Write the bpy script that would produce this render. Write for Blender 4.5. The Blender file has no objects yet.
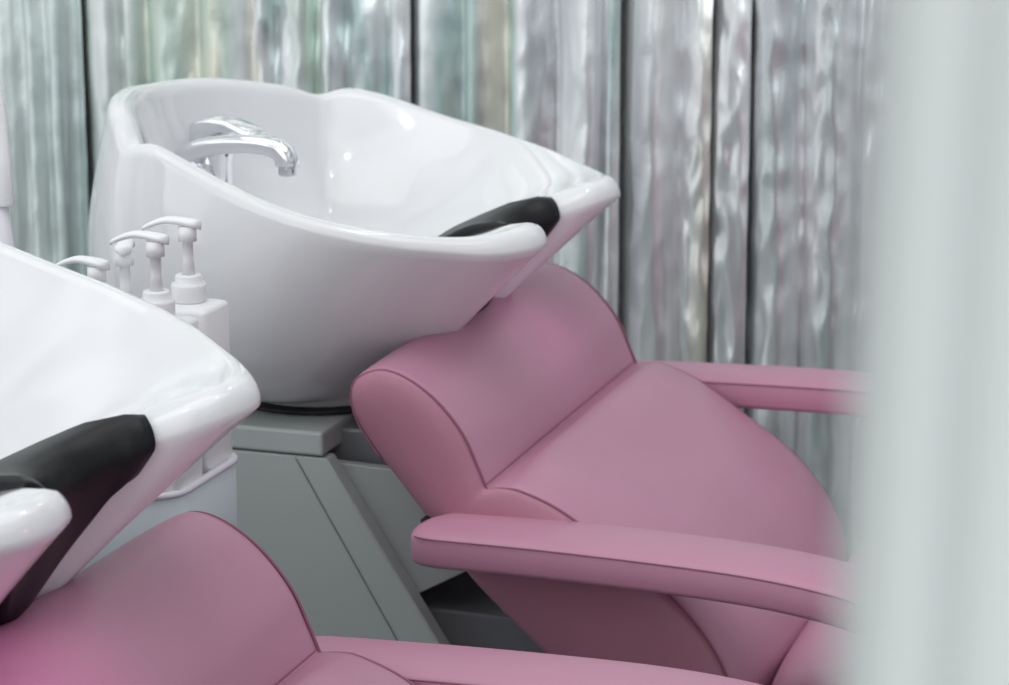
import bpy, bmesh, math, random
from mathutils import Vector, Matrix, noise
random.seed(7)
scene = bpy.context.scene
COL = scene.collection
PI = math.pi

# ------------------------------------------------------------------ materials
def new_mat(name):
    m = bpy.data.materials.new(name); m.use_nodes = True
    nt = m.node_tree
    return m, nt, nt.nodes['Principled BSDF']

def simple(name, col, rough=.5, metal=0., bump=0., bscale=200., coat=0., var=0., vscale=6., spec=.5):
    m, nt, b = new_mat(name)
    b.inputs['Base Color'].default_value = (*col, 1)
    b.inputs['Roughness'].default_value = rough
    b.inputs['Metallic'].default_value = metal
    b.inputs['Coat Weight'].default_value = coat
    b.inputs['Coat Roughness'].default_value = .04
    b.inputs['Specular IOR Level'].default_value = spec
    tc = nt.nodes.new('ShaderNodeTexCoord')
    if bump:
        n = nt.nodes.new('ShaderNodeTexNoise'); n.inputs['Scale'].default_value = bscale
        n.inputs['Detail'].default_value = 4
        nt.links.new(tc.outputs['Object'], n.inputs['Vector'])
        bp = nt.nodes.new('ShaderNodeBump'); bp.inputs['Strength'].default_value = bump
        bp.inputs['Distance'].default_value = .002
        nt.links.new(n.outputs['Fac'], bp.inputs['Height'])
        nt.links.new(bp.outputs['Normal'], b.inputs['Normal'])
    if var:
        n2 = nt.nodes.new('ShaderNodeTexNoise'); n2.inputs['Scale'].default_value = vscale
        nt.links.new(tc.outputs['Object'], n2.inputs['Vector'])
        mx = nt.nodes.new('ShaderNodeMix'); mx.data_type = 'RGBA'
        mx.inputs[6].default_value = (*[c*(1-var) for c in col], 1)
        mx.inputs[7].default_value = (*[min(1, c*(1+var)) for c in col], 1)
        nt.links.new(n2.outputs['Fac'], mx.inputs[0])
        nt.links.new(mx.outputs[2], b.inputs['Base Color'])
    return m

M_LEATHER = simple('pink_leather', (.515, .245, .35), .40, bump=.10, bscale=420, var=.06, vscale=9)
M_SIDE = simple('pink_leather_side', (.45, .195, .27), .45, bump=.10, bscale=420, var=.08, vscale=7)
M_SEAM = simple('seam_thread', (.29, .115, .17), .6, bump=.2, bscale=900)
M_CERAMIC = simple('white_ceramic', (.78, .785, .805), .10, coat=.6, var=.01, vscale=3)
M_RUBBER = simple('black_rubber', (.006, .006, .0075), .40, bump=.08, bscale=500, spec=.32)
M_BLACK = simple('black_plastic', (.010, .010, .011), .5, var=.2)
M_CHROME = simple('chrome', (.82, .82, .85), .06, metal=1.)
M_GREY = simple('grey_panel', (.50, .545, .53), .38, bump=.03, bscale=300, var=.05, vscale=5)
M_GREYD = simple('grey_groove', (.19, .21, .21), .5, var=.05)
M_DARK = simple('dark_metal', (.27, .28, .30), .3, metal=.2, var=.25, vscale=8)
M_PLAST = simple('white_plastic', (.86, .86, .88), .35, var=.02)
M_TRAY = simple('pale_blue_tray', (.62, .69, .74), .4, var=.03)
M_LINER = simple('tray_rim', (.72, .70, .76), .35, var=.03)
M_STEEL = simple('post_steel', (.6, .6, .62), .25, metal=1., var=.05)
M_BRISTLE = simple('brush_pad', (.55, .53, .6), .6, var=.1)

def foil(name, seed):
    m, nt, b = new_mat(name)
    L = nt.links
    tc = nt.nodes.new('ShaderNodeTexCoord')
    mp = nt.nodes.new('ShaderNodeMapping'); mp.inputs['Scale'].default_value = (1, 1, .07)
    mp.inputs['Location'].default_value = (seed*3.1, 0, seed)
    L.new(tc.outputs['Object'], mp.inputs['Vector'])
    n = nt.nodes.new('ShaderNodeTexNoise'); n.inputs['Scale'].default_value = 9; n.inputs['Detail'].default_value = 1.5
    n.inputs['Roughness'].default_value = .65
    L.new(mp.outputs['Vector'], n.inputs['Vector'])
    return m, nt, b, tc, n

def foil_mat(name, seed, cols, rough=.18):
    m, nt, b, tc, n = foil(name, seed)
    L = nt.links
    r = nt.nodes.new('ShaderNodeValToRGB')
    els = r.color_ramp.elements
    pos = [.30 + .40*i/(len(cols)-1) for i in range(len(cols))]
    els[0].position = pos[0]; els[0].color = (*cols[0], 1)
    els[1].position = pos[-1]; els[1].color = (*cols[-1], 1)
    for p, c in list(zip(pos, cols))[1:-1]:
        e = els.new(p); e.color = (*c, 1)
    L.new(n.outputs['Fac'], r.inputs['Fac'])
    L.new(r.outputs['Color'], b.inputs['Base Color'])
    b.inputs['Metallic'].default_value = .62
    n3 = nt.nodes.new('ShaderNodeTexNoise'); n3.inputs['Scale'].default_value = 38
    mp3 = nt.nodes.new('ShaderNodeMapping'); mp3.inputs['Scale'].default_value = (1, 1, .6)
    L.new(tc.outputs['Object'], mp3.inputs['Vector']); L.new(mp3.outputs['Vector'], n3.inputs['Vector'])
    n3.inputs['Detail'].default_value = 5
    bp = nt.nodes.new('ShaderNodeBump'); bp.inputs['Strength'].default_value = .22; bp.inputs['Distance'].default_value = .004
    L.new(n3.outputs['Fac'], bp.inputs['Height']); L.new(bp.outputs['Normal'], b.inputs['Normal'])
    mr = nt.nodes.new('ShaderNodeMapRange'); mr.inputs[3].default_value = rough-.06; mr.inputs[4].default_value = rough+.10
    L.new(n3.outputs['Fac'], mr.inputs[0]); L.new(mr.outputs[0], b.inputs['Roughness'])
    return m

# ------------------------------------------------------------------ helpers
def link(name, me, mat, parent=None, smooth=True, loc=None):
    o = bpy.data.objects.new(name, me); COL.objects.link(o)
    if mat: me.materials.append(mat)
    if smooth:
        for p in me.polygons: p.use_smooth = True
    if parent: o.parent = parent
    if loc: o.location = loc
    return o

def mesh(name, verts, faces):
    me = bpy.data.meshes.new(name)
    me.from_pydata([tuple(v) for v in verts], [], faces)
    bm = bmesh.new(); bm.from_mesh(me)
    bmesh.ops.recalc_face_normals(bm, faces=bm.faces)
    bm.to_mesh(me); bm.free()
    me.update()
    return me

def from_bm(name, bm):
    bmesh.ops.recalc_face_normals(bm, faces=bm.faces)
    me = bpy.data.meshes.new(name); bm.to_mesh(me); bm.free(); return me

def empty(name, loc, label, cat, group=None, rz=0.):
    o = bpy.data.objects.new(name, None); COL.objects.link(o)
    o.location = loc; o.rotation_euler = (0, 0, rz); o.empty_display_size = .05
    o['label'] = label; o['category'] = cat
    if group: o['group'] = group
    return o

def tag(o, label, cat, group=None):
    o['label'] = label; o['category'] = cat
    if group: o['group'] = group

def grid(rows, close_u=False, close_v=False):
    """rows: list of equal-length point lists -> verts, faces"""
    n = len(rows); k = len(rows[0]); V = [p for r in rows for p in r]; F = []
    for i in range(n if close_u else n-1):
        for j in range(k if close_v else k-1):
            a = i*k+j; b = i*k+(j+1) % k; c = ((i+1) % n)*k+(j+1) % k; d = ((i+1) % n)*k+j
            F.append((a, b, c, d))
    return V, F

def capped(rows):
    """tube of closed rings with fan caps"""
    V, F = grid(rows, close_v=True); k = len(rows[0])
    for base, ring in ((0, rows[0]), ((len(rows)-1)*k, rows[-1])):
        c = sum((Vector(p) for p in ring), Vector())/k
        V.append(c); ci = len(V)-1
        for j in range(k): F.append((base+j, base+(j+1) % k, ci))
    return V, F

def catmull(P, n, closed=False):
    P = [Vector(p) for p in P]; out = []; N = len(P)
    segs = N if closed else N-1
    for i in range(segs):
        def g(k):
            return P[k % N] if closed else P[max(0, min(N-1, k))]
        p0, p1, p2, p3 = g(i-1), g(i), g(i+1), g(i+2)
        for s in range(n):
            t = s/n
            out.append(.5*((2*p1)+(p2-p0)*t+(2*p0-5*p1+4*p2-p3)*t*t+(3*p1-p0-3*p2+p3)*t**3))
    if not closed: out.append(P[-1].copy())
    return out

def tube(pts, rad, k=10):
    pts = [Vector(p) for p in pts]; rows = []
    up = Vector((0, 0, 1))
    prev = None
    for i, p in enumerate(pts):
        t = (pts[min(i+1, len(pts)-1)]-pts[max(i-1, 0)]).normalized()
        if prev is None:
            a = t.cross(up)
            if a.length < .05: a = t.cross(Vector((1, 0, 0)))
        else:
            a = prev - t*prev.dot(t)
        a.normalize(); prev = a; b = t.cross(a)
        r = rad(i/(len(pts)-1)) if callable(rad) else rad
        rows.append([p+a*(r*math.cos(2*PI*j/k))+b*(r*math.sin(2*PI*j/k)) for j in range(k)])
    return capped(rows)

def lathe(prof, k=28):
    rows = [[Vector((r*math.cos(2*PI*j/k), r*math.sin(2*PI*j/k), z)) for j in range(k)] for r, z in prof]
    return capped(rows)

def merge(*vfs):
    V = []; F = []
    for v, f in vfs:
        o = len(V); V += list(v); F += [tuple(i+o for i in q) for q in f]
    return V, F

def box_vf(x0, x1, y0, y1, z0, z1):
    V = [Vector((x, y, z)) for x in (x0, x1) for y in (y0, y1) for z in (z0, z1)]
    F = [(0, 1, 3, 2), (4, 6, 7, 5), (0, 4, 5, 1), (2, 3, 7, 6), (0, 2, 6, 4), (1, 5, 7, 3)]
    return V, F

def bevel_me(name, vf, w=.003, seg=2):
    me = mesh(name, *vf)
    bm = bmesh.new(); bm.from_mesh(me)
    bmesh.ops.bevel(bm, geom=[e for e in bm.edges if e.calc_face_angle(0) > .3], offset=w, segments=seg, profile=.5, affect='EDGES')
    bm.to_mesh(me); bm.free(); return me

def prism_xz(pts, y0, y1):
    n = len(pts)
    V = [Vector((x, y0, z)) for x, z in pts]+[Vector((x, y1, z)) for x, z in pts]
    F = [tuple(range(n)), tuple(range(2*n-1, n-1, -1))]+[(i, (i+1) % n, n+(i+1) % n, n+i) for i in range(n)]
    return V, F

def copy_tree(o, parent=None):
    c = o.copy(); COL.objects.link(c)
    if parent: c.parent = parent
    for ch in list(o.children): copy_tree(ch, c)
    return c

UNIT_STEP = (-.003, -.885, -.022)
UNIT_Y = 2.38            # centre line of the far station

# ================================================================== BASIN
half = [(-1.168, 0, .965), (-1.157, -.080, .972), (-1.130, -.150, .973), (-1.100, -.201, .963),
        (-1.080, -.227, .9445), (-1.050, -.240, .9470), (-1.008, -.244, .929), (-.942, -.244, .9005),
        (-.883, -.236, .884), (-.820, -.216, .872), (-.776, -.190, .866), (-.744, -.163, .866),
        (-.725, -.129, .870), (-.734, -.098, .866), (-.760, -.078, .854), (-.788, -.058, .843),
        (-.804, -.030, .837), (-.808, 0, .836)]
FAR_DROP = {1: .012, 2: .024, 3: .027, 4: .020, 5: .016, 6: .004, 7: -.006, 8: -.010, 9: -.010, 10: -.007, 11: -.003}   # the splash guard is a little lower on its far corner
ring = half + [(x, -y, z-FAR_DROP.get(i, 0)) for i, (x, y, z) in reversed(list(enumerate(half))[1:-1])]
RIM = catmull(ring, 6, True)
NR = len(RIM)
DR = Vector((-.965, 0, .775))
def bez2(a, b, c, t): return a*(1-t)**2+b*(2*t*(1-t))+c*t*t
def bez3(a, b, c, d, t): return a*(1-t)**3+b*(3*t*(1-t)**2)+c*(3*t*t*(1-t))+d*t**3
NI, NA, NO = 16, 9, 22
def section(i):
    R = RIM[i]; T = RIM[(i+1) % NR]-RIM[i-1]; T.z = 0; T.normalize()
    out = Vector((T.y, -T.x, 0))
    rad = Vector((R.x-DR.x, R.y-DR.y, 0)).normalized()
    if out.dot(rad) < 0: out = -out
    # blend normal & radial so that the horns stay clean
    out = (out*.7+rad*.3).normalized()
    th = math.atan2(R.y, R.x+.968)
    fr = max(0., min(1., (math.cos(th)+.05)/.80)); fr = fr*fr*(3-2*fr); re = max(0., -math.cos(th))
    hd = (Vector((abs(R.x+.726), abs(abs(R.y)-.132), 0))).length
    w = .0125+.0085*max(0, 1-hd/.09)+.0035*max(0, min(1, (-1.06-R.x)/.06))
    Rin = R-out*(w*1.0)+Vector((0, 0, -w)); Rout = R+out*w*.75+Vector((0, 0, -w))
    P = []
    cen = (Rin+Rout)*.5
    hx = (Rout-Rin)*.5
    aI = math.radians(150-52*fr+22*re)
    J = cen+hx*math.cos(aI)+Vector((0, 0, w*math.sin(aI)))
    dI = (-(hx.lerp(rad*hx.length, .25+.75*fr))*math.sin(aI)+Vector((0, 0, w*math.cos(aI)))).normalized()
    start = DR+rad*.02
    dist = (J-start).length
    c1 = J+dI*(dist*.42)
    c1.z = max(c1.z, DR.z+.06*(J.z-DR.z))
    c2 = start+Vector((J.x-start.x, J.y-start.y, 0))*.55
    for s in range(NI): P.append(bez3(start, c2, c1, J, s/NI))
    for s in range(NA):
        a = aI-aI*s/(NA-1)
        P.append(cen+hx*math.cos(a)+Vector((0, 0, w*math.sin(a))))
    B = Vector((-.968+.103*math.cos(th), .130*math.sin(th), .6800))
    H = Rout.z-B.z
    p1s = Rout+out*(.018*(1-fr)+.016*re)+Vector((0, 0, -.42*H))
    cb = max(0, 1-abs(th)/.50)
    p1f = Rout.lerp(B, .36)+Vector((.006*cb, 0, .006-.020*cb))
    p2s = B+Vector((math.cos(th), math.sin(th), 0))*(.11+.085*re)+Vector((0, 0, .012))
    p2f = Rout.lerp(B, .74)+Vector((0, 0, .010-.012*cb))
    p1 = p1s.lerp(p1f, fr); p2 = p2s.lerp(p2f, fr)
    for s in range(1, NO): P.append(bez3(Rout, p1, p2, B, s/(NO-1)))
    return P
SEC = [section(i) for i in range(NR)]
# smooth along the rim direction so the horns have no creases; the inner dish gets more passes
for it in range(34):
    NS = []
    for i in range(NR):
        a, b, c = SEC[i-1], SEC[i], SEC[(i+1) % NR]
        NS.append([(b[j]*.5+(a[j]+c[j])*.25) if (it < 2 or j < NI-1 or (it < 11 and j < NI+3)) else b[j] for j in range(len(b))])
    SEC = NS

def make_basin(name, label):
    root = empty(name, (0, 0, 0), label, 'shampoo basin', 'white shampoo basins')
    V, F = grid(SEC, close_u=True); K = len(SEC[0])
    V.append(DR.copy()); c = len(V)-1
    for i in range(NR): F.append((i*K, ((i+1) % NR)*K, c))
    # base lip and underside
    lip = [[Vector((-.968+r*(p[-1].x+.968), r*p[-1].y, z)) for p in SEC] for r, z in ((1.0, .6755), (.9, .6745))]
    o = len(V); V += lip[0]+lip[1]
    for i in range(NR):
        j = (i+1) % NR
        F.append((i*K+K-1, j*K+K-1, o+j, o+i)); F.append((o+i, o+j, o+NR+j, o+NR+i))
    V.append(Vector((-.968, 0, .6745))); c = len(V)-1
    for i in range(NR): F.append((o+NR+i, o+NR+(i+1) % NR, c))
    bowl = link('bowl', mesh('bowl', V, F), M_CERAMIC, root)
    # drain
    d = lathe([(.024, .0), (.025, .003), (.020, .004), (.017, .002)])
    link('drain', mesh('drain', *d), M_CHROME, root, loc=(DR.x, DR.y, DR.z+.0005))
    # black collar under the bowl
    k = 40
    rows = [[Vector((-.968+.103*s*math.cos(2*PI*j/k), .130*s*math.sin(2*PI*j/k), z)) for j in range(k)] for s, z in ((1.03, .6705), (1.09, .6712), (1.09, .6745), (.97, .6765))]
    link('collar', mesh('collar', *capped(rows)), M_BLACK, root)
    # neck rest : thick rubber saddle following the bowl surface through the cut
    i0 = 14*6+1; i1 = NR-i0
    ids = list(range(i0, i1+1)); j0 = NI-7
    def off(i, j, t):
        a = SEC[(i+1) % NR][j]-SEC[i-1][j]; b = SEC[i][j+1]-SEC[i][j-1]
        n = a.cross(b); n.normalize()
        if j < NI:
            if n.z < 0: n = -n
        elif j >= NI+NA:
            if n.x < 0: n = -n
        else:
            if n.dot(SEC[i][j]-(SEC[i][NI]+SEC[i][NI+NA-1])*.5) < 0: n = -n
        return SEC[i][j]+n*t
    rows = []; NK = 26
    for q, i in enumerate(ids):
        u = q/(len(ids)-1); e = min(u, 1-u)
        th = .0105*min(1, .45+e*9)
        je = NI+NA+2+7*math.sin(PI*u)**1.5+3.2*math.exp(-((u-.36)/.17)**2)
        js = [j0+(je-j0)*k/NK for k in range(NK+1)]
        def offf(x, t):
            a = int(x); f = x-a
            return off(i, a, t).lerp(off(i, a+1, t), f)
        outer = [offf(x, th*(.5 if k in (0, NK) else 1.)) for k, x in enumerate(js)]
        inner = [offf(x, .0008) for x in reversed(js)]
        rows.append(outer+inner)
    link('neck_rest', mesh('neck_rest', *capped(rows)), M_RUBBER, root)
    # faucet : column + lever + swivel spout
    fx, fy = -1.103, .012
    col = lathe([(.027, .800), (.027, .806), (.019, .812), (.0165, .85), (.0165, .885), (.0185, .893), (.0185, .904), (.012, .908)])
    col = ([v+Vector((fx, fy, 0)) for v in col[0]], col[1])
    fau = link('faucet', mesh('faucet', *col), M_CHROME, root)
    Y = -.045
    sp = catmull([(-1.134, Y+.012, .872), (-1.124, Y+.006, .891), (-1.108, Y, .9035), (-1.088, Y, .9105), (-1.060, Y, .9150), (-1.032, Y, .9160), (-1.012, Y, .9125),
                  (-1.0025, Y, .9045), (-1.0015, Y, .897)], 8)
    s1 = tube(sp, lambda t: .0105-.0010*math.sin(t*PI)+.0018*max(0, min(1, (t-.6)*4)), 18)
    sh = link('spout', mesh('spout', *s1), M_CHROME, fau)
    # short neck joining column and spout root
    nk = tube([(fx, fy, .872), (-1.115, -.012, .876), (-1.126, Y+.008, .884)], .0125, 16)
    link('spout_neck', mesh('spout_neck', *nk), M_CHROME, fau)
    ae = lathe([(.0080, -.009), (.0088, -.008), (.0088, -.001), (.0080, .002)])
    link('aerator', mesh('aerator', *ae), M_STEEL, fau, loc=(-1.0015, Y, .896))
    # lever : wedge shaped block sloping forward over the spout
    lp = [(-1.126, .905), (-1.1255, .9265), (-1.104, .9325), (-1.085, .931), (-1.058, .9195), (-1.052, .914), (-1.060, .911), (-1.085, .914), (-1.100, .906)]
    lv = bevel_me('lever', prism_xz(lp, fy-.019, fy+.019), .0045, 3)
    link('lever', lv, M_CHROME, fau)
    for o in root.children: o.location = o.location-PIVOT
    return root
PIVOT = Vector((-.968, 0, .6705))

def make_pedestal(name, label):
    root = empty(name, (0, 0, 0), label, 'pedestal', 'grey basin pedestals')
    link('body', bevel_me('body', box_vf(-1.25, -.945, -.165, .165, .0, .6415), .004), M_GREY, root, smooth=False)
    link('top_slab', bevel_me('top_slab', box_vf(-1.27, -.9155, -.19, .19, .6464, .670), .003), M_GREY, root, smooth=False)
    prof = [(-1.25, .6445), (-.9125, .6445), (-.805, .4796), (-.745, .3875), (-.745, .0), (-1.25, .0)]
    for sgn in (-1, 1):
        y0, y1 = sorted((sgn*.188, sgn*.1665))
        sp_ = link('side_panel', bevel_me('side_panel', prism_xz(prof, y0, y1), .0015, 1), M_GREY, root, smooth=False)
        y = sgn*.1885
        gx = [(-.9445, .6430), (-.9433, .6430), (-.8410, .4700), (-.8422, .4700)]
        link('groove', mesh('groove', *prism_xz(gx, *sorted((y-.0006*sgn, y+.0004*sgn)))), M_GREYD, sp_, smooth=False)
        y2, y3 = sorted((sgn*.162, sgn*.150))
        pr2 = [(-.944, .6345), (-.790, .630), (-.752, .575), (-.752, .555), (-.838, .506), (-.944, .445)]
        link('support_plate', bevel_me('support_plate', prism_xz(pr2, y2, y3), .001, 1), M_GREY, root, smooth=False)
    link('mount_block', bevel_me('mount_block', box_vf(-.944, -.862, -.140, .140, .50, .662), .003), M_DARK, root, smooth=False)
    return root

# ================================================================== CHAIR
HEAD = [(-.800, .640), (-.824, .659), (-.848, .690), (-.8595, .712), (-.862, .731), (-.854, .745), (-.832, .7535), (-.806, .747), (-.778, .728),
        (-.754, .700), (-.740, .671), (-.732, .652)]
BACK = [(-.732, .650), (-.715, .6525), (-.697, .651), (-.661, .637), (-.610, .604), (-.563, .571), (-.531, .539), (-.509, .505), (-.496, .465), (-.490, .420)]
REAR = [(-.824, .659), (-.785, .612), (-.747, .563), (-.690, .510), (-.640, .463), (-.605, .425)]
HW = .25

def smooth2(P, n=6): return [(v.x, v.z) for v in catmull([(x, 0, z) for x, z in P], n)]

def pad(front, thick, hw, crown, edge, ny=32, crown2=None, dent=0.):
    """an upholstered strip whose visible face follows the (x,z) polyline front; crowned across y with rounded edges"""
    fr = [Vector((x, 0, z)) for x, z in front]; n = len(fr)
    cen = sum(fr, Vector())/n
    nor = []
    for i in range(n):
        t = fr[min(i+1, n-1)]-fr[max(i-1, 0)]
        nn = Vector((-t.z, 0, t.x)).normalized()
        nor.append(nn)
    # orient outward (away from rear/below): majority toward +x/+z
    if sum((nn.x+nn.z) for nn in nor) < 0: nor = [-nn for nn in nor]
    rows = []
    for k in range(ny+1):
        s = -1+2*k/ny
        s = math.copysign(1-(1-abs(s))**1.9, s)   # denser at the edges
        y = s*hw; d = hw-abs(y)
        rnd = 0 if d >= edge else -(edge-math.sqrt(max(0, edge**2-(edge-d)**2)))*.75
        ringp = []
        for i in range(n):
            e = min(i, n-1-i)/(n-1); c = crown*(1-s**4)
            if crown2 is not None: c = (crown+(crown2-crown)*(i/(n-1)))*(1-s**4)
            if dent: c += dent*(1-s**4)*(noise.noise(Vector((fr[i].x*9, y*6, fr[i].z*9)))+.5*noise.noise(Vector((fr[i].x*22+3, y*9, fr[i].z*16))))
            q = fr[i]+nor[i]*(c*min(1, e*7)+rnd)
            ringp.append(Vector((q.x, y, q.z)))
        for i in range(n-1, -1, -1):
            q = fr[i]-nor[i]*thick
            ringp.append(Vector((q.x, y, q.z)))
        rows.append(ringp)
    return capped(rows)

def arm(y0, y1, dz, tilt):
    path = catmull([(-.776, 0, .606), (-.74, 0, .607), (-.66, 0, .6075), (-.56, 0, .606), (-.48, 0, .603), (-.42, 0, .597), (-.37, 0, .587), (-.325, 0, .570), (-.290, 0, .545)], 8)
    yc = (y0+y1)/2; hw = (y1-y0)/2; hh = .0165; rows = []; N = 32; L = len(path)
    seams = ([], [])
    x0 = path[0].x; x1 = path[-1].x
    def skew(u, d0): return .017*math.copysign(1, -yc)*(u/hw)*max(0., 1-d0/.09)
    for i, p in enumerate(path):
        d0 = p.x-x0; d1 = x1-p.x
        r = .035
        f = 1.
        if d0 < r: f = math.sqrt(max(.0, 1-((r-d0)/r)**2))*.62+.38
        if d1 < r: f = math.sqrt(max(.0, 1-((r-d1)/r)**2))*.62+.38
        g = 1 if d0 > .012 else .72+.28*math.sqrt(max(0, 1-((.012-d0)/.012)**2))
        t = path[min(i+1, L-1)]-path[max(i-1, 0)]; t.normalize()
        n = Vector((-t.z, 0, t.x))
        zz = dz+tilt*(p.x-x0)
        rg = []
        for j in range(N):
            a = 2*PI*j/N
            ca, sa = math.cos(a), math.sin(a)
            ex = .38
            u = math.copysign(abs(ca)**ex, ca)*hw*f; v = math.copysign(abs(sa)**ex, sa)*hh*g
            if v > 0: v += .005*(1-(u/(hw*f))**2)
            q = p+n*v; rg.append(Vector((q.x+skew(u, d0), yc+u, q.z+zz)))
        rows.append(rg)
        if .012 < d0 and i < L-2:
            for sgn, lst in zip((-1, 1), seams):
                q = p+n*(hh*.80); lst.append(Vector((q.x+skew(sgn*hw*f, d0), yc+sgn*(hw*f*1.0), q.z+zz)))
    return capped(rows), seams

def make_chair(name, label):
    root = empty(name, (0, 0, 0), label, 'salon chair', 'pink salon chairs')
    head = smooth2(HEAD); back = smooth2(BACK); rear = smooth2(REAR)
    link('head_cushion', mesh('head_cushion', *pad(head, .016, HW-.0005, .003, .007, dent=.0018)), M_LEATHER, root)
    bc = link('back_cushion', mesh('back_cushion', *pad(back, .020, HW-.0005, .004, .007, crown2=.030, dent=.0050)), M_LEATHER, root)
    # shell: side panels and rear, domed outwards
    prof = head[6:]+back[1:]+list(reversed(rear))
    cx = sum(p[0] for p in prof)/len(prof); cz = sum(p[1] for p in prof)/len(prof)
    rows = []
    # spine line along the middle of the profile used for shrinking
    front = head[6:]+back[1:]
    spine = [Vector((-.825, 0, .715)), Vector((-.785, 0, .660)), Vector((-.735, 0, .610)), Vector((-.66, 0, .560)), Vector((-.585, 0, .505)), Vector((-.550, 0, .455))]
    def near(p):
        best = None
        for a, b in zip(spine[:-1], spine[1:]):
            d = b-a; t = max(0, min(1, (p-a).dot(d)/d.dot(d))); q = a+d*t
            if best is None or (q-p).length < (best-p).length: best = q
        return best
    P3 = [Vector((x, 0, z)) for x, z in prof]; NE = [near(p) for p in P3]
    for it in range(25): NE = [(NE[i-1]+NE[i]*2+NE[(i+1) % len(NE)])/4 for i in range(len(NE))]
    lev = [(.90, -.246), (.55, -.257), (.15, -.262)]
    def ringat(s, y):
        out = []
        for p, q in zip(P3, NE):
            v = q+(p-q)*s; out.append(Vector((v.x, y, v.z)))
        return out
    seq = [(.03, -.2590), (.30, -.2590), (.62, -.2565), (.86, -.2535), (.965, -.2498), (.978, -.244)]
    seq = seq+[(s, -y) for s, y in reversed(seq)]
    rows = [ringat(s, y) for s, y in seq]
    V, F = grid(rows, close_v=True)
    k = len(P3)
    for base in (0, (len(rows)-1)*k): F.append(tuple(range(base, base+k)))
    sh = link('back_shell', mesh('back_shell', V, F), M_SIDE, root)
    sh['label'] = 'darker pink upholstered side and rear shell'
    # piping along both front edges
    edge = [Vector((x+.0007, 0, z-.001)) for x, z in head[8:]+back[1:-4]]
    for s in (-1, 1):
        pts = [Vector((p.x, s*.2492, p.z-.0008)) for p in edge]
        link('seam', mesh('seam', *tube(pts, .0013, 8)), M_SEAM, sh)
    # crease line between head and back cushions
    # armrests
    for (y0, y1, dz, tl) in ((-.322, -.232, 0, 0), (.258, .338, .007, .040)):
        (vf, seams) = arm(y0, y1, dz, tl)
        a = link('armrest', mesh('armrest', *vf), M_LEATHER, root)
        for sm in seams:
            link('seam', mesh('seam', *tube(sm, .0008, 6)), M_SEAM, a)
        ym = (y0+y1)/2; ys = math.copysign(.262, ym)
        b = bevel_me('arm_bracket', box_vf(-.345, -.325, min(ym-.01, ym+.01), ym+.012, .36, .572), .003)
        link('arm_bracket', b, M_DARK, root, smooth=False)
        bb = bevel_me('rear_bracket', box_vf(-.790, -.768, *sorted((math.copysign(.243, ym), math.copysign(.264, ym))), .596, .619), .0015)
        o = link('rear_bracket', bb, M_BLACK, root, smooth=False)
        sc = lathe([(.004, 0), (.004, .002), (.002, .003)], 12)
        rot = Matrix.Rotation(math.copysign(PI/2, -ym)*-1, 4, 'X')
        yb = math.copysign(.264, ym)
        sc = ([Vector((-.779, yb+math.copysign(v.z, ym), .611))+Vector((v.x, 0, v.y)) for v in sc[0]], sc[1])
        link('screw', mesh('screw', *sc), M_STEEL, o)
    # seat cushion
    seatp = [(-.478, .420), (-.474, .470), (-.462, .487), (-.42, .497), (-.34, .516), (-.22, .524), (-.10, .530), (-.04, .522), (-.012, .495), (-.008, .45), (-.02, .40)]
    link('seat', mesh('seat', *pad(smooth2(seatp), .03, HW-.020, .006, .02)), M_LEATHER, root)
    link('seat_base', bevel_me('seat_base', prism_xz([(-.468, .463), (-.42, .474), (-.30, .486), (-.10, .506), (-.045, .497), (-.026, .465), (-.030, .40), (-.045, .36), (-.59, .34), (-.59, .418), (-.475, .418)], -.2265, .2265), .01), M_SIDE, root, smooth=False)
    # leg rest hanging from the seat front
    lr = [(-.002, .440), (.012, .43), (.035, .36), (.055, .28), (.062, .22), (.045, .205)]
    link('leg_rest', mesh('leg_rest', *pad(smooth2(lr), .03, HW-.02, .004, .02)), M_LEATHER, root)
    # dark metal base
    link('base', bevel_me('base', prism_xz([(-.880, .462), (-.880, .492), (-.702, .492), (-.62, .412), (-.60, .336), (-.12, .336), (-.12, .0), (-.715, .0), (-.715, .44)], -.147, .147), .003), M_DARK, root, smooth=False)
    return root

b2 = make_basin('shampoo_basin', 'far white shampoo basin with its chrome faucet in view, behind the pump bottles')
p2 = make_pedestal('basin_pedestal', 'grey panelled pedestal under the far basin, between the two chairs')
c2 = make_chair('salon_chair', 'far pink leather salon chair in front of the basin by the foil curtains')
b1 = copy_tree(b2); c1 = copy_tree(c2); p1 = copy_tree(p2)
p1['label'] = 'grey pedestal hidden under the near basin at the left edge'
b1['label'] = 'near white shampoo basin cut off by the left edge, large black neck rest in front'
c1['label'] = 'near pink leather salon chair cut off at the bottom left below the nearest basin'
UX, UY, UZ = UNIT_STEP
for o in (p2, c2): o.location = (0, UNIT_Y, 0)
for o in (p1, c1): o.location = (UX, UNIT_Y+UY, UZ if o is c1 else 0)
b2.location = PIVOT+Vector((-.006, UNIT_Y, .002)); b2.rotation_euler = (math.radians(.7), 0, math.radians(.4))
p1.scale = (1, 1, .985)
b1.location = PIVOT+Vector((UX-.010, UNIT_Y+UY, .003)); b1.rotation_euler = (math.radians(3.3), 0, math.radians(-4))

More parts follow.
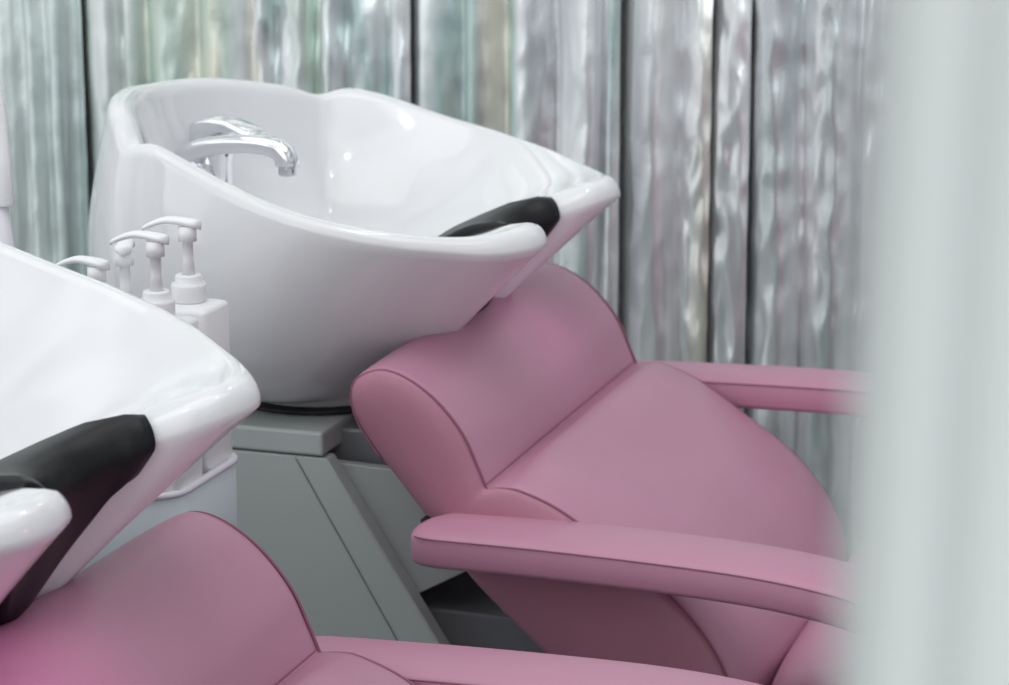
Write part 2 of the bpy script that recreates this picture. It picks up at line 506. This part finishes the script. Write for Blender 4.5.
# ================================================================== TROLLEY WITH BOTTLES
TX0, TX1, TY0, TY1 = -1.26, -.9125, 1.862, 2.012
def rrect(x0, x1, y0, y1, r, n=6):
    P = []
    for cx, cy, a0 in ((x1-r, y1-r, 0), (x0+r, y1-r, PI/2), (x0+r, y0+r, PI), (x1-r, y0+r, 3*PI/2)):
        for k in range(n+1):
            a = a0+PI/2*k/n; P.append((cx+r*math.cos(a), cy+r*math.sin(a)))
    return P
def tray_vf(z0, zf, z1):
    R = lambda d, z, r=.03: [Vector((x, y, z)) for x, y in rrect(TX0+d, TX1-d, TY0+d, TY1-d, r)]
    rows = [R(.006, z0), R(.0, z0+.006), R(.0, z1-.001), R(.001, z1), R(.004, z1), R(.005, z1-.002), R(.005, zf)]
    return capped(rows)
tr = empty('utility_trolley', ((TX0+TX1)/2, (TY0+TY1)/2, 0), 'pale blue-white trolley tray between the two basins holding the pump bottles', 'trolley')
inv = Vector(((TX0+TX1)/2, (TY0+TY1)/2, 0))
def tl(vf): return ([v-inv for v in vf[0]], vf[1])
TZF = .655
t1 = link('tray', mesh('tray', *tl(tray_vf(.570, TZF-.0005, .697))), M_TRAY, tr)
rimp = [Vector((x, y, .698)) for x, y in rrect(TX0+.002, TX1-.002, TY0+.002, TY1-.002, .028)]
rows = []
kk = len(rimp)
for i, p in enumerate(rimp):
    t = (rimp[(i+1) % kk]-rimp[i-1]).normalized(); a = Vector((t.y, -t.x, 0))
    rows.append([p+a*(.0042*math.cos(2*PI*j/8))+Vector((0, 0, .0032*math.sin(2*PI*j/8))) for j in range(8)])
link('rim', mesh('rim', *tl(grid(rows, True, True))), M_LINER, t1)
link('tray', mesh('tray', *tl(tray_vf(.20, .206, .27))), M_TRAY, tr)
for x in (TX0+.03, TX1-.03):
    for y in (TY0+.025, TY1-.025):
        v = lathe([(.008, .045), (.008, .569)], 14)
        link('post', mesh('post', *tl(([q+Vector((x, y, 0)) for q in v[0]], v[1]))), M_STEEL, tr)
        w = lathe([(.010, -.009), (.022, -.008), (.023, 0), (.022, .008), (.010, .009)], 20)
        link('wheel', mesh('wheel', *tl(([Vector((x+q.x, y+q.z, .0235+q.y)) for q in w[0]], w[1]))), M_BLACK, tr)

def make_bottle(name, label, ang, up):
    r = empty(name, (0, 0, 0), label, 'pump bottle', 'white pump bottles in the trolley tray')
    hw = .0268
    def R(d, z, rr): return [Vector((x, y, z)) for x, y in rrect(-hw+d, hw-d, -hw+d, hw-d, rr, 4)]
    rows = [R(.003, 0, .005), R(0, .003, .006), R(0, .138+up, .006), R(.0015, .141+up, .006), R(.005, .1425+up, .006), R(.012, .1440+up, .008)]
    link('body', mesh('body', *capped(rows)), M_PLAST, r)
    lift = Vector((0, 0, up))
    link('collar', mesh('collar', *lathe([(.0145, .1442), (.0152, .146), (.0152, .158), (.0145, .160), (.0115, .1605), (.0115, .166), (.0105, .1675)], 24)), M_PLAST, r, loc=lift)
    hd = lathe([(.0058, .1676), (.0046, .180), (.0046, .196), (.0080, .1965), (.0078, .209)], 18)
    ca, sa = math.cos(ang), math.sin(ang)
    rows = []
    for t in [i/14 for i in range(15)]:
        d = -.012+.051*t
        w = .0088*(1-.55*t)*math.sqrt(max(.05, 1-max(0, .18-t)**2/.0324)); h = .0042*(1-.45*t)
        z = .2105+.0035*math.sin(t*PI*.9)-.009*max(0, t-.55)**1.5*2
        rows.append([Vector((ca*d-sa*w*math.cos(a), sa*d+ca*w*math.cos(a), z+h*math.sin(a))) for a in [2*PI*j/14 for j in range(14)]])
    link('pump', mesh('pump', *merge(hd, capped(rows))), M_PLAST, r, loc=lift)
    return r
BG = [(-.9450, 1.972, PI+.15, .042, 'white pump bottle farthest right in the tray, standing against the far basin'),
      (-.9420, 1.904, PI+.05, .042, 'white pump bottle in front of the rightmost one, nozzle pointing left'),
      (-1.0050, 1.972, 1.89, .017, 'white pump bottle whose nozzle points away, between its neighbours with side nozzles'),
      (-.9965, 1.904, PI-.05, .017, 'leftmost white pump bottle, mostly hidden behind the near basin rim')]
for i, (x, y, a, u, lab) in enumerate(BG):
    o = make_bottle('pump_bottle', lab, a, u); o.location = (x, y, TZF)

# pale paddle brush standing in the tray at the far left
hb = empty('paddle_brush', (-1.106, 1.980, TZF), 'pale lavender-white paddle brush standing behind the near basin at the left edge', 'brush')
def slab(pts, yw):
    rows = []
    for x, z, w in pts:
        rows.append([Vector((x+w*math.cos(a), yw*math.sin(a), z)) for a in [2*PI*j/20 for j in range(20)]])
    return capped(rows)
link('handle', mesh('handle', *slab([(.0, .001, .008), (-.002, .02, .010), (-.008, .10, .008), (-.017, .20, .0085), (-.024, .256, .0095)], .007)), M_LINER, hb)
link('paddle', mesh('paddle', *slab([(-.0242, .2565, .012), (-.026, .259, .019), (-.036, .30, .026), (-.042, .34, .030), (-.047, .375, .028), (-.050, .388, .015)], .008)), M_PLAST, hb)
br = slab([(-.030, .280, .015), (-.036, .305, .020), (-.041, .34, .023), (-.046, .365, .018)], .006)
br = ([v+Vector((0, .006, 0)) for v in br[0]], br[1])
link('bristle_pad', mesh('bristle_pad', *br), M_BRISTLE, hb)

# ================================================================== FOIL CURTAINS
CY = 3.15
TEAL = (.47, .61, .60); CREAM = (.80, .78, .66); LAV = (.68, .69, .76); PALE = (.78, .86, .84); GREEN = (.58, .70, .63); SILV = (.60, .63, .66); GREYC = (.40, .42, .46); WHITE = (.88, .90, .92); GREYT = (.60, .66, .67)
panels = [  # x0, x1, colours, label, pleat depth
    (-2.60, -1.6502, [TEAL, PALE, GREYT, WHITE, TEAL], 'teal-tinted silver foil curtain strip at the far left edge', .024),
    (-1.6498, -1.4002, [CREAM, WHITE, GREEN, CREAM, PALE], 'pale cream-green foil curtain strip behind the rear corner of the far basin', .024),
    (-1.3998, -1.1762, [GREEN, WHITE, TEAL, WHITE, CREAM], 'green-white crumpled foil curtain strip above the faucet', .026),
    (-1.1758, -.8952, [SILV, WHITE, TEAL, CREAM, LAV], 'silver foil curtain strip with cream streaks above the front half of the far basin', .022),
    (-.8948, -.7792, [GREYC, CREAM, WHITE, GREYC], 'grey foil curtain strip just right of the far basin tip', .022),
    (-.7788, -.7302, [SILV, WHITE, GREYC], 'narrowest silver foil curtain strip, above the left end of the far armrest', .018),
    (-.7298, -.3992, [SILV, WHITE, GREYT, SILV, WHITE], 'shiny crinkled silver foil curtain strip beside the blurred white curtain', .026),
    (-.3988, .75, [SILV, WHITE, GREYC, SILV], 'silver foil curtain strip mostly hidden by the foreground white curtain', .022)]
def foil_panel(idx, x0, x1, cols, lab, amp):
    rnd = random.Random(100+idx)
    nx = max(40, int((x1-x0)/.0045)); nz = 230; Z1 = 2.35
    if x1-x0 > .7: nx = int((x1-x0)/.008)
    # piecewise pleats of irregular width
    knots = [x0]
    while knots[-1] < x1: knots.append(knots[-1]+rnd.uniform(.026, .078))
    amps = [rnd.uniform(.55, 1.45) for _ in knots]
    skew = [rnd.uniform(.25, .75) for _ in knots]
    rows = []
    cw = [rnd.uniform(0, 1) for _ in knots]
    for k in range(nz+1):
        z = Z1*k/nz; row = []
        for i in range(nx+1):
            x = x0+(x1-x0)*i/nx
            xw = x+.022*noise.noise(Vector((x*2+idx*7, z*1.1, 0)))+.003*noise.noise(Vector((x*14, z*5, idx)))
            j = 0
            while j < len(knots)-2 and xw > knots[j+1]: j += 1
            t = max(0, min(1, (xw-knots[j])/(knots[j+1]-knots[j]))); s = skew[j]
            tt = .5*t/s if t < s else .5+.5*(t-s)/(1-s)
            w = math.sin(PI*tt)**.7 if 0 < tt < 1 else 0
            d = amp*amps[j]*w
            # crumple, stronger in some pleats
            q = .30+1.9*max(0, cw[j]-.45)+(.7 if idx in (2, 6) else 0)
            cr = noise.noise(Vector((x*26, z*9, idx*3.3)))+.6*noise.noise(Vector((x*60, z*22, idx*1.7)))
            cr = abs(cr)*-1+.4
            d += q*.0075*cr
            e = min(x-x0, x1-x)
            if e < .010: d -= .003*(1-e/.010)**2
            row.append(Vector((x+.004*noise.noise(Vector((z*2, x*9, 5)))*min(1, e/.03), CY-d, z+.012)))
        rows.append(row)
    o = link('foil_curtain', mesh('foil_curtain', *grid(rows)), foil_mat('foil_%d' % idx, idx+1, cols), None)
    tag(o, lab, 'curtain', 'silver foil curtain strips')
for i, p in enumerate(panels): foil_panel(i, *p)
# slim rail carrying the strips
rl = mesh('curtain_rail', *tube([(-2.6, CY-.005, 2.375), (.75, CY-.005, 2.375)], .012, 12))
tag(link('curtain_rail', rl, M_STEEL), 'steel rail above the foil curtain strips', 'rail')

# ================================================================== FOREGROUND CURTAIN (out of focus)
def fgcurtain():
    m, nt, b = new_mat('white_cloth')
    b.inputs['Base Color'].default_value = (.74, .775, .765, 1); b.inputs['Roughness'].default_value = .7
    tc = nt.nodes.new('ShaderNodeTexCoord'); wv = nt.nodes.new('ShaderNodeTexNoise'); wv.inputs['Scale'].default_value = 900
    bp = nt.nodes.new('ShaderNodeBump'); bp.inputs['Strength'].default_value = .1; bp.inputs['Distance'].default_value = .001
    nt.links.new(tc.outputs['Object'], wv.inputs['Vector']); nt.links.new(wv.outputs['Fac'], bp.inputs['Height']); nt.links.new(bp.outputs['Normal'], b.inputs['Normal'])
    dirx = Vector((.95, .20, 0)).normalized(); nrm = Vector((-dirx.y, dirx.x, 0))
    P0 = FG
    rows = []
    for k in range(60):
        z = .05+2.25*k/59; row = []
        for i in range(161):
            s = .40*i/160
            d = .0026*math.sin(s*2*PI/.0135+.2+.25*math.sin(z*3))+.003*math.sin(s*2*PI/.043+1)
            row.append(P0+dirx*(s+.020*(z-1.245))+nrm*(d*min(1, s/.004+.2))+Vector((0, 0, z)))
        rows.append(row)
    o = link('white_curtain', mesh('white_curtain', *grid(rows)), m)
    tag(o, 'blurred pale white curtain hanging close by along the right edge of the view', 'curtain')

# ================================================================== ROOM
def floor_mat():
    m, nt, b = new_mat('floor_tiles'); L = nt.links
    tc = nt.nodes.new('ShaderNodeTexCoord'); br = nt.nodes.new('ShaderNodeTexBrick')
    br.offset = 0; br.inputs['Scale'].default_value = 1.; br.inputs['Brick Width'].default_value = .6; br.inputs['Row Height'].default_value = .6
    br.inputs['Mortar Size'].default_value = .004
    br.inputs['Color1'].default_value = (.10, .104, .11, 1); br.inputs['Color2'].default_value = (.12, .12, .128, 1); br.inputs['Mortar'].default_value = (.05, .05, .05, 1)
    L.new(tc.outputs['Object'], br.inputs['Vector']); L.new(br.outputs['Color'], b.inputs['Base Color'])
    b.inputs['Roughness'].default_value = .3
    return m
fl = link('floor', mesh('floor', *box_vf(-4, 3, -2.5, 3.4, -.06, 0)), floor_mat(), smooth=False); fl['kind'] = 'structure'
wl = link('wall_back', mesh('wall_back', *box_vf(-4, 3, 3.25, 3.4, 0, 2.9)), simple('wall_paint', (.7, .72, .74), .7, bump=.1, bscale=60, var=.03), smooth=False); wl['kind'] = 'structure'

# ================================================================== CAMERA
f_px = 2600.; VX, VY = 1400., -275.; ccx, ccy = 504.5, 342.5
Yc = Vector((VX-ccx, -(VY-ccy), f_px)).normalized()
pt = math.atan2(ccy-VY, f_px)
Zc = Vector((0, math.cos(pt), -math.sin(pt)))
Xc = -(Yc.cross(Zc))
if Xc.x < 0: Xc = -Xc
CAMZ = 1.32
right = Vector((Xc.x, Yc.x, Zc.x)); up = Vector((Xc.y, Yc.y, Zc.y)); fwd = Vector((Xc.z, Yc.z, Zc.z))
cam = bpy.data.cameras.new('camera'); co = bpy.data.objects.new('camera', cam); COL.objects.link(co)
mw = Matrix((( right.x, up.x, -fwd.x, 0), (right.y, up.y, -fwd.y, 0), (right.z, up.z, -fwd.z, CAMZ), (0, 0, 0, 1)))
co.matrix_world = mw
cam.sensor_fit = 'HORIZONTAL'; cam.sensor_width = 36.; cam.lens = 36.*f_px/1009.
cam.clip_start = .05; cam.clip_end = 50
cam.dof.use_dof = True; cam.dof.focus_distance = 2.02; cam.dof.aperture_fstop = 11.5
scene.camera = co
FG = Vector((-.0548, .2894, 0))
fgcurtain()

# ================================================================== LIGHT
w = bpy.data.worlds.new('world'); scene.world = w; w.use_nodes = True
nt = w.node_tree; L = nt.links; bg = nt.nodes['Background']
tc = nt.nodes.new('ShaderNodeTexCoord')
def ramp_dir(vec, stops):
    d = nt.nodes.new('ShaderNodeVectorMath'); d.operation = 'DOT_PRODUCT'; d.inputs[1].default_value = Vector(vec).normalized()
    L.new(tc.outputs['Generated'], d.inputs[0])
    mr = nt.nodes.new('ShaderNodeMapRange'); mr.inputs[1].default_value = -1; mr.inputs[2].default_value = 1
    L.new(d.outputs['Value'], mr.inputs[0])
    rp = nt.nodes.new('ShaderNodeValToRGB'); rp.color_ramp.interpolation = 'EASE'
    e = rp.color_ramp.elements
    e[0].position, e[0].color = stops[0][0], (*stops[0][1], 1)
    e[1].position, e[1].color = stops[-1][0], (*stops[-1][1], 1)
    for p, c in stops[1:-1]:
        x = e.new(p); x.color = (*c, 1)
    L.new(mr.outputs[0], rp.inputs['Fac']); return rp
r1 = ramp_dir((0, 0, 1), [(.10, (.62, .63, .64)), (.48, (.58, .59, .61)), (.62, (.72, .75, .77)), (.95, (.88, .91, .93))])
r2 = ramp_dir((-.75, -1, .25), [(.30, (0, 0, 0)), (1., (.85, .875, .88))])
ad = nt.nodes.new('ShaderNodeMix'); ad.data_type = 'RGBA'; ad.blend_type = 'ADD'; ad.inputs[0].default_value = 1.
L.new(r1.outputs['Color'], ad.inputs[6]); L.new(r2.outputs['Color'], ad.inputs[7])
nz = nt.nodes.new('ShaderNodeTexNoise'); nz.inputs['Scale'].default_value = 2.6; nz.inputs['Detail'].default_value = 2
L.new(tc.outputs['Generated'], nz.inputs['Vector'])
nm = nt.nodes.new('ShaderNodeMapRange'); nm.inputs[1].default_value = .36; nm.inputs[2].default_value = .64; nm.inputs[3].default_value = .5; nm.inputs[4].default_value = 1.5
L.new(nz.outputs['Fac'], nm.inputs[0])
vm = nt.nodes.new('ShaderNodeVectorMath'); vm.operation = 'SCALE'
L.new(ad.outputs[2], vm.inputs[0]); L.new(nm.outputs[0], vm.inputs['Scale'])
L.new(vm.outputs[0], bg.inputs['Color']); bg.inputs['Strength'].default_value = .62

def area(name, loc, target, sx_, sy_, power, col=(1, 1, 1)):
    l = bpy.data.lights.new(name, 'AREA'); l.shape = 'RECTANGLE'; l.size = sx_; l.size_y = sy_; l.energy = power; l.color = col
    o = bpy.data.objects.new(name, l); COL.objects.link(o); o.location = loc
    d = Vector(target)-Vector(loc); o.rotation_euler = d.to_track_quat('-Z', 'Y').to_euler()
    return o
area('ceiling_lamp', (-.9, 1.6, 2.75), (-.9, 1.7, 0), 2.2, 1.6, 11, (1, .99, .97))
area('fill_lamp', (-2.0, -1.8, 1.8), (-.9, 2.2, .9), 3.0, 2.0, 20, (.97, .99, 1))  # added soft fill behind the camera, brightens the near curtain and foil; no window
for p in ((-1.3, 1.2, 2.6), (-.55, 1.9, 2.6), (-.8, 2.9, 2.6)):
    l = bpy.data.lights.new('downlight', 'POINT'); l.energy = 3; l.shadow_soft_size = .05
    o = bpy.data.objects.new('downlight', l); COL.objects.link(o); o.location = p
def spot(name, loc, target, deg, power, col):
    l = bpy.data.lights.new(name, 'SPOT'); l.energy = power; l.color = col; l.spot_size = math.radians(deg); l.spot_blend = 1.; l.shadow_soft_size = .06
    o = bpy.data.objects.new(name, l); COL.objects.link(o); o.location = loc
    o.rotation_euler = (Vector(target)-Vector(loc)).to_track_quat('-Z', 'Y').to_euler()
spot('neon_lamp', (.25, 1.15, 1.12), (-.80, 1.40, .71), 11, 17, (1, .06, .75))
spot('neon_lamp', (.25, 2.05, 1.15), (-.79, 2.45, .725), 8, 8, (1, .08, .70))
scene.view_settings.view_transform = 'Standard'
scene.view_settings.look = 'None'
scene.view_settings.exposure = 0
